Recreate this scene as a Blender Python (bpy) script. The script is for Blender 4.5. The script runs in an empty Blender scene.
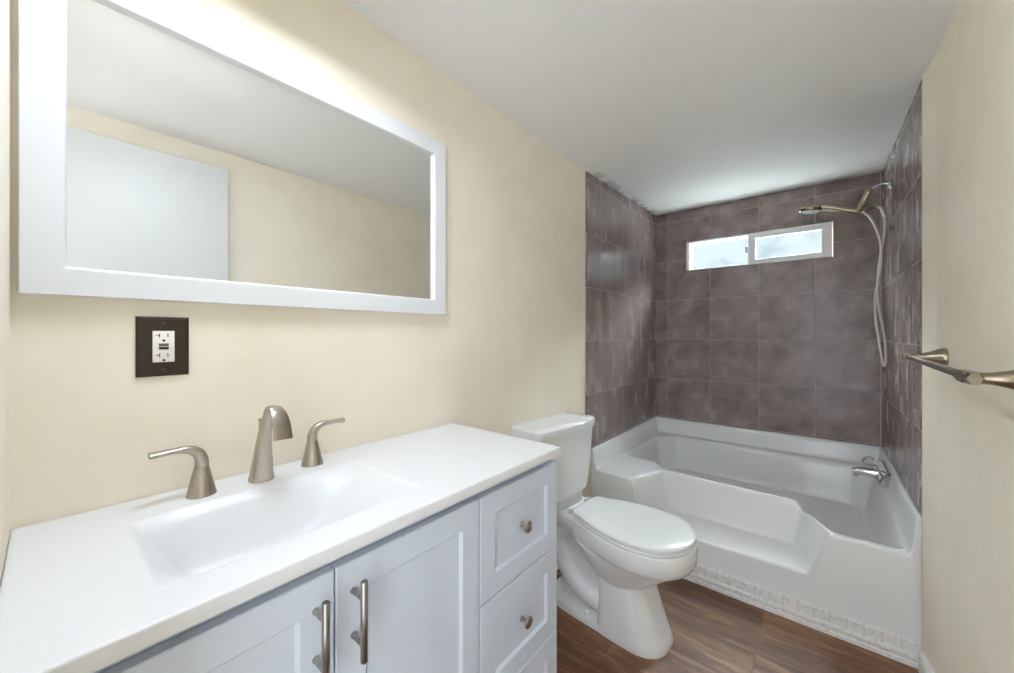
import bpy, bmesh, math, random
import numpy as np
from mathutils import Vector, Matrix

random.seed(7)
sc = bpy.context.scene
COL = sc.collection

# ------------------------------------------------------------------ camera
W = 1.360            # room width (x), left wall at x = 0
H = 2.194            # ceiling height by the vanity
YF = 3.233           # far (window) wall
YN = -0.042          # near wall with the doorway
YT = 2.080           # front of the bathtub

cam_d = bpy.data.cameras.new('camera')
cam = bpy.data.objects.new('camera', cam_d)
COL.objects.link(cam)
cam.location = (1.06, 0.0, 1.24)
cam.rotation_euler = (math.radians(90), 0, math.radians(39.54))
cam_d.sensor_width = 36
cam_d.lens = 378.0 / 1014.0 * 36.0
cam_d.shift_y = -2.5 / 1014.0
cam_d.clip_start = 0.01
sc.camera = cam

# ------------------------------------------------------------------ view, sky, lights
sc.view_settings.view_transform = 'Standard'
sc.view_settings.look = 'None'
sc.view_settings.gamma = 1.0
sc.view_settings.use_curve_mapping = False
sc.view_settings.exposure = 1.03
sc.cycles.use_denoising = True
sc.cycles.max_bounces = 12
sc.cycles.diffuse_bounces = 8

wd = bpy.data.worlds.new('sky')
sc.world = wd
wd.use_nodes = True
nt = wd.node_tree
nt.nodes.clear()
wo = nt.nodes.new('ShaderNodeOutputWorld')
wb = nt.nodes.new('ShaderNodeBackground')
wtc = nt.nodes.new('ShaderNodeTexCoord')
wno = nt.nodes.new('ShaderNodeTexNoise')
wno.inputs['Scale'].default_value = 14
wno.inputs['Detail'].default_value = 5
wno.inputs['Distortion'].default_value = 1.2
wr = nt.nodes.new('ShaderNodeValToRGB')
wr.color_ramp.elements[0].position = 0.36
wr.color_ramp.elements[0].color = (0.58, 0.70, 0.78, 1)
wr.color_ramp.elements[1].position = 0.52
wr.color_ramp.elements[1].color = (0.78, 0.88, 0.93, 1)
nt.links.new(wtc.outputs['Generated'], wno.inputs['Vector'])
nt.links.new(wno.outputs['Fac'], wr.inputs['Fac'])
nt.links.new(wr.outputs['Color'], wb.inputs['Color'])
# sky: soft band in view; unseen zenith and ground boosted to light the room
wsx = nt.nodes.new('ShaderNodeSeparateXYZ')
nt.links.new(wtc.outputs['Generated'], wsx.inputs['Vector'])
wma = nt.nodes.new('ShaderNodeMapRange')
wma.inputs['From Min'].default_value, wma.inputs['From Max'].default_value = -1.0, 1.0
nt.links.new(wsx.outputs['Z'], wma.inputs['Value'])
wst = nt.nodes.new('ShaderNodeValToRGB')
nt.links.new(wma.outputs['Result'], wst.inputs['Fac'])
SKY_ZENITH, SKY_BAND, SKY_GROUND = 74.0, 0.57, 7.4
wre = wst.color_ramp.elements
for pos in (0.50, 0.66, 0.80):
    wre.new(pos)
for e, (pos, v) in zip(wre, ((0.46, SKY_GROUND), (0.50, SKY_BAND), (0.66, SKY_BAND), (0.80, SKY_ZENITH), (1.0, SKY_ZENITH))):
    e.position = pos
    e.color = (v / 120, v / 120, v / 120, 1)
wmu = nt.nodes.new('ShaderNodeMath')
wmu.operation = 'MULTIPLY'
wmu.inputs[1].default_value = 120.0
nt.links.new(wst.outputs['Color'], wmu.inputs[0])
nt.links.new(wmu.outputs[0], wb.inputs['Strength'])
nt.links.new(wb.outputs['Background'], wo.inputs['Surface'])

ADDED_LIGHT_STRENGTH = 12.5      # added, unseen ceiling light over the vanity
ADDED_LIGHT_COLOUR = (0.76, 0.86, 1.0)
ld = bpy.data.lights.new('hall_fill', 'AREA')  # lamp added in the hall to fill the room through the doorway
ld.shape = 'RECTANGLE'
ld.size, ld.size_y = 0.5, 1.9
ld.energy = 7
ld.color = (0.78, 0.88, 1.0)
lo = bpy.data.objects.new('hall_fill', ld)
lo.location = (1.15, -0.52, 1.10)
lo.rotation_euler = (math.radians(90), 0, 0)     # shines along +y through the doorway
COL.objects.link(lo)


# ------------------------------------------------------------------ helpers
def srgb(r, g, b):
    def f(c):
        c /= 255.0
        return c / 12.92 if c <= 0.04045 else ((c + 0.055) / 1.055) ** 2.4
    return (f(r), f(g), f(b), 1.0)


def base_mat(name, col, rough=0.5, metal=0.0, spec=0.5, coat=0.0):
    m = bpy.data.materials.new(name)
    m.use_nodes = True
    p = m.node_tree.nodes['Principled BSDF']
    p.inputs['Base Color'].default_value = col
    p.inputs['Roughness'].default_value = rough
    p.inputs['Metallic'].default_value = metal
    p.inputs['Specular IOR Level'].default_value = spec
    p.inputs['Coat Weight'].default_value = coat
    return m, m.node_tree, p


def nd(t, kind, **kw):
    n = t.nodes.new(kind)
    for k, v in kw.items():
        setattr(n, k, v)
    return n


def add_bump(t, p, scale, strength, dist=0.002, detail=3, vec=None, stretch=None):
    no = nd(t, 'ShaderNodeTexNoise')
    no.inputs['Scale'].default_value = scale
    no.inputs['Detail'].default_value = detail
    tc = nd(t, 'ShaderNodeTexCoord')
    src = tc.outputs['Object']
    if stretch:
        mp = nd(t, 'ShaderNodeMapping')
        mp.inputs['Scale'].default_value = stretch
        t.links.new(src, mp.inputs['Vector'])
        src = mp.outputs['Vector']
    t.links.new(src, no.inputs['Vector'])
    b = nd(t, 'ShaderNodeBump')
    b.inputs['Strength'].default_value = strength
    b.inputs['Distance'].default_value = dist
    t.links.new(no.outputs['Fac'], b.inputs['Height'])
    t.links.new(b.outputs['Normal'], p.inputs['Normal'])
    return no


def varied(t, p, c1, c2, scale, detail=4, stretch=None, lo=0.35, hi=0.65):
    tc = nd(t, 'ShaderNodeTexCoord')
    src = tc.outputs['Object']
    if stretch:
        mp = nd(t, 'ShaderNodeMapping')
        mp.inputs['Scale'].default_value = stretch
        t.links.new(src, mp.inputs['Vector'])
        src = mp.outputs['Vector']
    no = nd(t, 'ShaderNodeTexNoise')
    no.inputs['Scale'].default_value = scale
    no.inputs['Detail'].default_value = detail
    t.links.new(src, no.inputs['Vector'])
    r = nd(t, 'ShaderNodeValToRGB')
    r.color_ramp.elements[0].position = lo
    r.color_ramp.elements[1].position = hi
    r.color_ramp.elements[0].color = c1
    r.color_ramp.elements[1].color = c2
    t.links.new(no.outputs['Fac'], r.inputs['Fac'])
    t.links.new(r.outputs['Color'], p.inputs['Base Color'])
    return r


# ------------------------------------------------------------------ materials
M = {}
m, t, p = base_mat('cream_paint', srgb(240, 231, 213), 0.62, spec=0.3)
varied(t, p, srgb(238, 229, 210), srgb(242, 233, 216), 5)
add_bump(t, p, 140, 0.12, 0.002)
M['wall'] = m

m, t, p = base_mat('ceiling_paint', srgb(238, 237, 235), 0.7, spec=0.2)
add_bump(t, p, 110, 0.18, 0.003)
tc = nd(t, 'ShaderNodeTexCoord')
sx = nd(t, 'ShaderNodeSeparateXYZ')
t.links.new(tc.outputs['Object'], sx.inputs['Vector'])
no = nd(t, 'ShaderNodeTexNoise')
no.inputs['Scale'].default_value = 9
no.inputs['Detail'].default_value = 6


def mth(t, op, a, b=None, clamp=False):
    n = nd(t, 'ShaderNodeMath', operation=op, use_clamp=clamp)
    for i, v in enumerate((a, b)):
        if v is None:
            continue
        if isinstance(v, (int, float)):
            n.inputs[i].default_value = v
        else:
            t.links.new(v, n.inputs[i])
    return n.outputs[0]


t.links.new(tc.outputs['Object'], no.inputs['Vector'])
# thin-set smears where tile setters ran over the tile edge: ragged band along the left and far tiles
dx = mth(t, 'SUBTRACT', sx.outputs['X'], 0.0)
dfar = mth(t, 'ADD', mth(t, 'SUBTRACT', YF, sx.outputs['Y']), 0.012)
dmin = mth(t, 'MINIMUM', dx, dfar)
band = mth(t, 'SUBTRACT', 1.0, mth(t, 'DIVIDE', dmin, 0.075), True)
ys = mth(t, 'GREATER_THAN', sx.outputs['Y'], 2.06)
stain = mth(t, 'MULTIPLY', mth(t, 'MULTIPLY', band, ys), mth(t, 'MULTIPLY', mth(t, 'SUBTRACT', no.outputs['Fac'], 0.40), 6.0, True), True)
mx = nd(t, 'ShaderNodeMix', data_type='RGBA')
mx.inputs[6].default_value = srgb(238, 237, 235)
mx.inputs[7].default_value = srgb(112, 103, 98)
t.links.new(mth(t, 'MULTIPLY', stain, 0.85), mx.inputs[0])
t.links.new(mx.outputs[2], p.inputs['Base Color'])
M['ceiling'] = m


def tile_mat(name, axis, a0, wdt, z0, hgt, streak=False):
    m, t, p = base_mat(name, srgb(110, 98, 95), 0.3)
    tc = nd(t, 'ShaderNodeTexCoord')
    sx = nd(t, 'ShaderNodeSeparateXYZ')
    t.links.new(tc.outputs['Object'], sx.inputs['Vector'])
    cb = nd(t, 'ShaderNodeCombineXYZ')
    t.links.new(mth(t, 'SUBTRACT', sx.outputs[axis], a0), cb.inputs['X'])
    t.links.new(mth(t, 'SUBTRACT', sx.outputs['Z'], z0), cb.inputs['Y'])
    br = nd(t, 'ShaderNodeTexBrick', offset=0.0, squash=1.0)
    br.inputs['Scale'].default_value = 1.0
    br.inputs['Brick Width'].default_value = wdt
    br.inputs['Row Height'].default_value = hgt
    br.inputs['Mortar Size'].default_value = 0.0016
    br.inputs['Mortar Smooth'].default_value = 0.2
    br.inputs['Color1'].default_value = (0, 0, 0, 1)
    br.inputs['Color2'].default_value = (1, 1, 1, 1)
    br.inputs['Mortar'].default_value = (0.5, 0.5, 0.5, 1)
    t.links.new(cb.outputs['Vector'], br.inputs['Vector'])
    # each tile looks up its own piece of a cloudy stone print
    tint = nd(t, 'ShaderNodeSeparateColor')
    t.links.new(br.outputs['Color'], tint.inputs['Color'])
    cz = nd(t, 'ShaderNodeCombineXYZ')
    t.links.new(mth(t, 'ADD', sx.outputs[axis], mth(t, 'MULTIPLY', tint.outputs['Red'], 3.0)), cz.inputs['X'])
    zz = sx.outputs['Z']
    if streak:
        zz = mth(t, 'MULTIPLY', zz, 0.4)
    t.links.new(zz, cz.inputs['Y'])
    t.links.new(mth(t, 'MULTIPLY', tint.outputs['Red'], 7.0), cz.inputs['Z'])
    n1 = nd(t, 'ShaderNodeTexNoise')
    n1.inputs['Scale'].default_value = 9.0 if streak else 7.5
    n1.inputs['Detail'].default_value = 3 if streak else 6
    n1.inputs['Roughness'].default_value = 0.56
    t.links.new(cz.outputs['Vector'], n1.inputs['Vector'])
    n2 = nd(t, 'ShaderNodeTexNoise')
    n2.inputs['Scale'].default_value = 70
    n2.inputs['Detail'].default_value = 3
    t.links.new(cz.outputs['Vector'], n2.inputs['Vector'])
    f = mth(t, 'ADD', mth(t, 'MULTIPLY', n1.outputs['Fac'], 0.85), mth(t, 'MULTIPLY', n2.outputs['Fac'], 0.15))
    r = nd(t, 'ShaderNodeValToRGB')
    e = r.color_ramp.elements
    e[0].position, e[0].color = 0.28 if streak else 0.33, srgb(108, 94, 91)
    e[1].position, e[1].color = 0.78 if streak else 0.68, srgb(160, 145, 141)
    k = e.new(0.5)
    k.color = srgb(140, 124, 120)
    t.links.new(f, r.inputs['Fac'])
    mx = nd(t, 'ShaderNodeMix', data_type='RGBA')
    t.links.new(br.outputs['Fac'], mx.inputs[0])
    t.links.new(r.outputs['Color'], mx.inputs[6])
    mx.inputs[7].default_value = srgb(190, 178, 172)
    t.links.new(mx.outputs[2], p.inputs['Base Color'])
    t.links.new(mth(t, 'ADD', mth(t, 'MULTIPLY', br.outputs['Fac'], 0.4), mth(t, 'ADD', mth(t, 'MULTIPLY', n1.outputs['Fac'], 0.16), 0.18)), p.inputs['Roughness'])
    b = nd(t, 'ShaderNodeBump')
    b.inputs['Strength'].default_value = 0.5
    b.inputs['Distance'].default_value = 0.0015
    t.links.new(mth(t, 'SUBTRACT', mth(t, 'MULTIPLY', n2.outputs['Fac'], 0.08), br.outputs['Fac']), b.inputs['Height'])
    t.links.new(b.outputs['Normal'], p.inputs['Normal'])
    return m


M['tile_far'] = tile_mat('stone_tile_far', 'X', 0.104 - 0.3115, 0.3115, 0.881 - 0.3175 * 2, 0.3175)
M['tile_left'] = tile_mat('stone_tile_left', 'Y', 2.20 - 0.335, 0.335, 0.881 - 0.3175 * 2, 0.3175, True)
M['tile_right'] = tile_mat('stone_tile_right', 'Y', 2.27 - 0.335, 0.335, 0.872 - 0.3245 * 2, 0.3245, True)

# vinyl plank floor, planks across the room
m, t, p = base_mat('plank_floor', srgb(104, 76, 55), 0.42)
tc = nd(t, 'ShaderNodeTexCoord')
br = nd(t, 'ShaderNodeTexBrick', offset=0.37, offset_frequency=2)
br.inputs['Scale'].default_value = 1.0
br.inputs['Brick Width'].default_value = 1.22
br.inputs['Row Height'].default_value = 0.18
br.inputs['Mortar Size'].default_value = 0.0009
br.inputs['Color1'].default_value = (0, 0, 0, 1)
br.inputs['Color2'].default_value = (1, 1, 1, 1)
mp0 = nd(t, 'ShaderNodeMapping')
mp0.inputs['Location'].default_value = (0.35, 0.06, 0)
t.links.new(tc.outputs['Object'], mp0.inputs['Vector'])
t.links.new(mp0.outputs['Vector'], br.inputs['Vector'])
sep = nd(t, 'ShaderNodeSeparateColor')
t.links.new(br.outputs['Color'], sep.inputs['Color'])
sx = nd(t, 'ShaderNodeSeparateXYZ')
t.links.new(tc.outputs['Object'], sx.inputs['Vector'])
cb = nd(t, 'ShaderNodeCombineXYZ')
t.links.new(mth(t, 'ADD', mth(t, 'MULTIPLY', sx.outputs['X'], 0.13), mth(t, 'MULTIPLY', sep.outputs['Red'], 5.0)), cb.inputs['X'])
t.links.new(sx.outputs['Y'], cb.inputs['Y'])
t.links.new(mth(t, 'MULTIPLY', sep.outputs['Red'], 9.0), cb.inputs['Z'])
g1 = nd(t, 'ShaderNodeTexNoise')
g1.inputs['Scale'].default_value = 17
g1.inputs['Detail'].default_value = 8
g1.inputs['Roughness'].default_value = 0.65
g1.inputs['Distortion'].default_value = 0.7
t.links.new(cb.outputs['Vector'], g1.inputs['Vector'])
g2 = nd(t, 'ShaderNodeTexNoise')
g2.inputs['Scale'].default_value = 110
g2.inputs['Detail'].default_value = 4
t.links.new(cb.outputs['Vector'], g2.inputs['Vector'])
f = mth(t, 'ADD', mth(t, 'MULTIPLY', g1.outputs['Fac'], 0.8), mth(t, 'MULTIPLY', g2.outputs['Fac'], 0.2))
f = mth(t, 'ADD', f, mth(t, 'MULTIPLY', mth(t, 'SUBTRACT', sep.outputs['Red'], 0.5), 0.10))
r = nd(t, 'ShaderNodeValToRGB')
e = r.color_ramp.elements
e[0].position, e[0].color = 0.32, srgb(78, 52, 35)
e[1].position, e[1].color = 0.70, srgb(172, 132, 96)
k = e.new(0.5)
k.color = srgb(120, 82, 55)
t.links.new(f, r.inputs['Fac'])
mx = nd(t, 'ShaderNodeMix', data_type='RGBA')
t.links.new(br.outputs['Fac'], mx.inputs[0])
t.links.new(r.outputs['Color'], mx.inputs[6])
mx.inputs[7].default_value = srgb(76, 52, 36)
t.links.new(mx.outputs[2], p.inputs['Base Color'])
b = nd(t, 'ShaderNodeBump')
b.inputs['Strength'].default_value = 0.25
b.inputs['Distance'].default_value = 0.001
t.links.new(mth(t, 'SUBTRACT', f, br.outputs['Fac']), b.inputs['Height'])
t.links.new(b.outputs['Normal'], p.inputs['Normal'])
M['floor'] = m


def simple(key, name, col, rough, metal=0.0, spec=0.5, coat=0.0, bump=None):
    m, t, p = base_mat(name, col, rough, metal, spec, coat)
    if bump:
        add_bump(t, p, *bump)
    M[key] = m
    return m, t, p


simple('counter', 'cultured_marble', srgb(224, 224, 225), 0.32, bump=(4, 0.02, 0.002))
simple('cabinet', 'cabinet_paint', srgb(210, 218, 230), 0.38, bump=(60, 0.02, 0.001))
simple('frame_white', 'white_lacquer', srgb(228, 229, 231), 0.35, bump=(50, 0.02, 0.001))
simple('porcelain', 'vitreous_china', srgb(228, 228, 228), 0.08, bump=(3, 0.02, 0.002))
simple('seat_plastic', 'toilet_seat_plastic', srgb(226, 226, 226), 0.16, bump=(5, 0.01, 0.001))
simple('tub', 'tub_acrylic', srgb(233, 234, 235), 0.16, bump=(3, 0.02, 0.002))
simple('vinyl', 'window_vinyl', srgb(244, 243, 243), 0.4, bump=(60, 0.02, 0.001))
simple('trim_white', 'trim_white', srgb(228, 227, 222), 0.4, bump=(60, 0.03, 0.001))
simple('door_paint', 'door_paint', srgb(208, 208, 206), 0.4, bump=(40, 0.03, 0.001))
simple('black', 'black_plastic', srgb(24, 20, 18), 0.4, bump=(80, 0.02, 0.001))
simple('ivory', 'ivory_plastic', srgb(240, 236, 226), 0.35, bump=(80, 0.02, 0.001))
simple('dark_red', 'dull_red_plastic', srgb(120, 76, 70), 0.4, bump=(80, 0.02, 0.001))
simple('grey_plastic', 'grey_plastic', srgb(165, 172, 188), 0.4, bump=(80, 0.02, 0.001))
simple('chrome', 'chrome', srgb(205, 206, 208), 0.09, 1.0, bump=(8, 0.02, 0.001))
simple('hose', 'silver_hose', srgb(196, 192, 186), 0.34, 0.75, bump=(300, 0.3, 0.001))
simple('bronze', 'dark_bronze', srgb(66, 56, 44), 0.42, 0.55, bump=(90, 0.05, 0.001))
simple('steel_dark', 'dark_screw', srgb(92, 80, 66), 0.35, 0.8, bump=(90, 0.05, 0.001))
simple('rubber', 'spray_face', srgb(104, 96, 84), 0.6, bump=(300, 0.4, 0.001))


def brushed(key, name, c1, c2, rough, stretch):
    m, t, p = base_mat(name, c1, rough, 1.0)
    varied(t, p, c1, c2, 60, 3, stretch)
    add_bump(t, p, 220, 0.06, 0.0006, 3, stretch=stretch)
    p.inputs['Anisotropic'].default_value = 0.4
    M[key] = m


brushed('nickel', 'brushed_nickel', srgb(176, 167, 155), srgb(196, 187, 175), 0.32, (1, 1, 0.08))
brushed('steel', 'brushed_steel', srgb(158, 154, 148), srgb(182, 178, 171), 0.28, (1, 1, 0.08))
brushed('old_nickel', 'warm_nickel', srgb(150, 138, 118), srgb(172, 160, 140), 0.26, (0.1, 1, 1))

m, t, p = base_mat('mirror_glass', srgb(246, 248, 247), 0.0, 1.0)
add_bump(t, p, 0.8, 0.01, 0.0005, 1)
M['mirror'] = m

# window glass: clear pane with a fresnel reflection
m = bpy.data.materials.new('clear_pane')
m.use_nodes = True
t = m.node_tree
t.nodes.clear()
out = nd(t, 'ShaderNodeOutputMaterial')
tr = nd(t, 'ShaderNodeBsdfTransparent')
tr.inputs['Color'].default_value = (0.96, 0.985, 0.98, 1)
gl = nd(t, 'ShaderNodeBsdfGlossy')
gl.inputs['Roughness'].default_value = 0.02
fr = nd(t, 'ShaderNodeFresnel')
fr.inputs['IOR'].default_value = 1.45
ms = nd(t, 'ShaderNodeMixShader')
geo = nd(t, 'ShaderNodeNewGeometry')
t.links.new(mth(t, 'MULTIPLY', fr.outputs[0], mth(t, 'SUBTRACT', 1.0, geo.outputs['Backfacing'])), ms.inputs[0])
t.links.new(tr.outputs[0], ms.inputs[1])
t.links.new(gl.outputs[0], ms.inputs[2])
t.links.new(ms.outputs[0], out.inputs['Surface'])
M['pane'] = m

m, t, p = base_mat('clear_acrylic', (0.93, 0.90, 0.86, 1), 0.08)
p.inputs['Transmission Weight'].default_value = 0.75
p.inputs['IOR'].default_value = 1.49
M['acrylic'] = m

m, t, p = base_mat('added_light_face', (1, 1, 1, 1), 0.4)  # glowing face of the added ceiling light
p.inputs['Emission Color'].default_value = ADDED_LIGHT_COLOUR + (1,)
p.inputs['Emission Strength'].default_value = ADDED_LIGHT_STRENGTH
M['added_light'] = m

# strip of small white moulded blocks at the foot of the tub
m, t, p = base_mat('block_strip', srgb(214, 213, 210), 0.4)
tc = nd(t, 'ShaderNodeTexCoord')
sx = nd(t, 'ShaderNodeSeparateXYZ')
t.links.new(tc.outputs['Object'], sx.inputs['Vector'])
fr_ = mth(t, 'FRACT', mth(t, 'MULTIPLY', sx.outputs['X'], 1 / 0.052))
ln = mth(t, 'MULTIPLY', mth(t, 'LESS_THAN', fr_, 0.07), mth(t, 'GREATER_THAN', sx.outputs['Z'], 0.041))
no = nd(t, 'ShaderNodeTexNoise')
no.inputs['Scale'].default_value = 75
no.inputs['Detail'].default_value = 5
t.links.new(tc.outputs['Object'], no.inputs['Vector'])
r = nd(t, 'ShaderNodeValToRGB')
r.color_ramp.elements[0].position = 0.3
r.color_ramp.elements[0].color = srgb(206, 205, 203)
r.color_ramp.elements[1].position = 0.52
r.color_ramp.elements[1].color = srgb(232, 231, 230)
t.links.new(no.outputs['Fac'], r.inputs['Fac'])
mx = nd(t, 'ShaderNodeMix', data_type='RGBA')
t.links.new(mth(t, 'MULTIPLY', ln, 0.5), mx.inputs[0])
t.links.new(r.outputs['Color'], mx.inputs[6])
mx.inputs[7].default_value = srgb(186, 184, 182)
t.links.new(mx.outputs[2], p.inputs['Base Color'])
b = nd(t, 'ShaderNodeBump')
b.inputs['Strength'].default_value = 0.5
b.inputs['Distance'].default_value = 0.002
t.links.new(mth(t, 'SUBTRACT', no.outputs['Fac'], ln), b.inputs['Height'])
t.links.new(b.outputs['Normal'], p.inputs['Normal'])
M['blocks'] = m


# ------------------------------------------------------------------ mesh helpers
def link(name, bm, mat, parent=None, angle=35, smooth=True):
    """bm in world coordinates -> one mesh object (origin moved to the parent's)"""
    bmesh.ops.recalc_face_normals(bm, faces=bm.faces)
    me = bpy.data.meshes.new(name)
    root = parent
    off = Vector((0, 0, 0))
    q = parent
    while q is not None:
        off += q.location
        q = q.parent
    if off.length > 0:
        bmesh.ops.translate(bm, verts=bm.verts, vec=-off)
    bm.to_mesh(me)
    bm.free()
    me.materials.append(M[mat])
    if smooth:
        me.polygons.foreach_set('use_smooth', [True] * len(me.polygons))
        me.set_sharp_from_angle(angle=math.radians(angle))
    o = bpy.data.objects.new(name, me)
    COL.objects.link(o)
    if parent:
        o.parent = parent
    return o


def thing(name, label, cat, loc=(0, 0, 0), group=None):
    o = bpy.data.objects.new(name, None)
    o.empty_display_size = 0.05
    COL.objects.link(o)
    o.location = loc
    tag(o, label, cat, group)
    return o


def tag(o, label, cat, group=None, kind=None):
    o['label'] = label
    o['category'] = cat
    if group:
        o['group'] = group
    if kind:
        o['kind'] = kind
    return o


def struct(o, label=None, cat=None):
    o['kind'] = 'structure'
    if label:
        o['label'] = label
    if cat:
        o['category'] = cat
    return o


def box(bm, lo, hi, bev=0.0, seg=2):
    lo, hi = Vector(lo), Vector(hi)
    r = bmesh.ops.create_cube(bm, size=1.0)
    vs = r['verts']
    for v in vs:
        v.co = Vector((lo[i] + (hi[i] - lo[i]) * (v.co[i] + 0.5) for i in range(3)))
    if bev > 0:
        es = list({e for v in vs for e in v.link_edges})
        bmesh.ops.bevel(bm, geom=es, offset=bev, segments=seg, affect='EDGES', profile=0.5)


def loft(bm, rings, cap0=True, cap1=True, closed=True):
    vr = [[bm.verts.new(p) for p in ring] for ring in rings]
    n = len(vr[0])
    for a, b in zip(vr[:-1], vr[1:]):
        for i in range(n if closed else n - 1):
            j = (i + 1) % n
            bm.faces.new((a[i], a[j], b[j], b[i]))
    if cap0:
        bm.faces.new(vr[0])
    if cap1:
        bm.faces.new(list(reversed(vr[-1])))
    return vr


def catmull(pts, n=8):
    pts = [Vector(p) for p in pts]
    P = [pts[0] * 2 - pts[1]] + pts + [pts[-1] * 2 - pts[-2]]
    out = []
    for i in range(1, len(P) - 2):
        for k in range(n):
            s = k / n
            a, b, c, d = P[i - 1:i + 3]
            out.append(0.5 * ((2 * b) + (c - a) * s + (2 * a - 5 * b + 4 * c - d) * s * s + (3 * b - a - 3 * c + d) * s ** 3))
    out.append(pts[-1])
    return out


def lerp_list(v, n):
    out = []
    for a, b in zip(v[:-1], v[1:]):
        for k in range(n):
            s = k / n
            out.append(a + (b - a) * s)
    out.append(v[-1])
    return out


def sweep(bm, pts, rad, n=16, up=(0, 0, 1), power=2.0, cap=True):
    """rad: list of (ra, rb); ra along the side axis, rb along the in-plane normal"""
    pts = [Vector(p) for p in pts]
    rings = []
    side = None
    for i, p in enumerate(pts):
        tng = (pts[min(i + 1, len(pts) - 1)] - pts[max(i - 1, 0)]).normalized()
        if side is None:
            u = Vector(up)
            side = tng.cross(u)
            if side.length < 1e-4:
                side = tng.cross(Vector((1, 0, 0)))
            side.normalize()
        else:
            side = (side - tng * side.dot(tng)).normalized()
        nn = side.cross(tng).normalized()
        ra, rb = rad[i] if isinstance(rad[i], (tuple, list)) else (rad[i], rad[i])
        ring = []
        for k in range(n):
            a = 2 * math.pi * k / n
            c, s = math.cos(a), math.sin(a)
            e = 2.0 / power
            c = math.copysign(abs(c) ** e, c)
            s = math.copysign(abs(s) ** e, s)
            ring.append(p + side * (ra * c) + nn * (rb * s))
        rings.append(ring)
    loft(bm, rings, cap, cap)


def tube(bm, pts, r, n=14, smooth=8):
    P = catmull(pts, smooth) if smooth > 1 else [Vector(p) for p in pts]
    rr = [r] * len(P) if isinstance(r, (int, float)) else lerp_list(list(r), smooth)
    sweep(bm, P, rr, n)


def lathe(bm, prof, origin, axis=(0, 0, 1), n=32, sy=1.0):
    """prof: (radius, height along axis)"""
    ax = Vector(axis).normalized()
    q = Vector((0, 0, 1)).rotation_difference(ax)
    o = Vector(origin)
    rings = []
    for r, h in prof:
        rings.append([o + q @ Vector((max(r, 1e-5) * math.cos(2 * math.pi * k / n), sy * max(r, 1e-5) * math.sin(2 * math.pi * k / n), h)) for k in range(n)])
    loft(bm, rings)


def quad_wall(name, pts, mat, thick, nrm):
    """flat slab: outline pts (coplanar) extruded by thick along -nrm (away from the room)"""
    bm = bmesh.new()
    n = Vector(nrm)
    a = [Vector(p) for p in pts]
    loft(bm, [a, [p - n * thick for p in a]])
    return link(name, bm, mat, smooth=False)


# ------------------------------------------------------------------ room shell
HF = 2.227      # ceiling height at the far wall


def zc(y):
    return H if y < 2.0 else H + (HF - H) * (y - 2.0) / (YF - 2.0)


bm = bmesh.new()
loft(bm, [[(-0.2, -1.4, 0), (1.6, -1.4, 0), (1.6, 3.4, 0), (-0.2, 3.4, 0)], [(-0.2, -1.4, -0.05), (1.6, -1.4, -0.05), (1.6, 3.4, -0.05), (-0.2, 3.4, -0.05)]])
struct(link('floor', bm, 'floor', smooth=False), 'brown wood-look vinyl plank floor', 'floor')

bm = bmesh.new()
ys = [-1.4, 2.0, 3.4]
loft(bm, [[(-0.2, y, zc(y)), (1.6, y, zc(y)), (1.6, y, zc(y) + 0.06), (-0.2, y, zc(y) + 0.06)] for y in ys])
struct(link('ceiling', bm, 'ceiling', smooth=False), 'off-white lightly textured ceiling with smears beside the tiles', 'ceiling')

T_EDGE = 2.008     # where the tile starts on the left wall
bm = bmesh.new()
box(bm, (-0.1, YN - 0.1, 0), (0, 3.33, 2.30))
struct(link('wall_left', bm, 'wall', smooth=False), 'cream painted wall behind mirror and vanity', 'wall')
# right wall: drywall with a slightly proud corner strip before the tile
bm = bmesh.new()
xs = [(W + 0.009, YN - 0.1), (W + 0.009, 1.925), (W - 0.005, 2.045), (W - 0.005, 2.064), (W + 0.004, 2.062), (W + 0.004, 3.33), (W + 0.1, 3.33), (W + 0.1, YN - 0.1)]
loft(bm, [[(x, y, 0) for x, y in xs], [(x, y, 2.30) for x, y in xs]])
struct(link('wall_right', bm, 'wall', smooth=False), 'cream painted wall with towel bar', 'wall')
# far wall with the window opening
WX0, WX1, WZ0, WZ1 = 0.242, 1.130, 1.742, 1.972


def holed(name, y0, y1, x0, x1, z0, z1, mat):
    bm = bmesh.new()
    box(bm, (x0, y0, z0), (x1, y1, WZ0))
    box(bm, (x0, y0, WZ1), (x1, y1, z1))
    box(bm, (x0, y0, WZ0), (WX0, y1, WZ1))
    box(bm, (WX1, y0, WZ0), (x1, y1, WZ1))
    bmesh.ops.remove_doubles(bm, verts=bm.verts, dist=1e-5)
    return link(name, bm, mat, smooth=False)


struct(holed('wall_far', YF + 0.011, YF + 0.10, -0.1, W + 0.1, 0, 2.32, 'wall'), 'outer wall with the high window above the tub', 'wall')
struct(holed('trim_1', YF, YF + 0.0105, 0.0, W, 0.553, 2.26, 'tile_far'), 'grey-brown stone-look tile behind the tub, under the window', 'tile')
bm = bmesh.new()
box(bm, (0.0005, T_EDGE, 0.553), (0.009, YF, 2.26))
struct(link('trim_2', bm, 'tile_left', smooth=False), 'grey-brown stone-look tile on the wall left of the tub', 'tile')
bm = bmesh.new()
box(bm, (W - 0.003, 2.062, 0.553), (W + 0.0035, YF, 2.26))
struct(link('trim_3', bm, 'tile_right', smooth=False), 'grey-brown stone-look tile under the shower head', 'tile')
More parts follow.
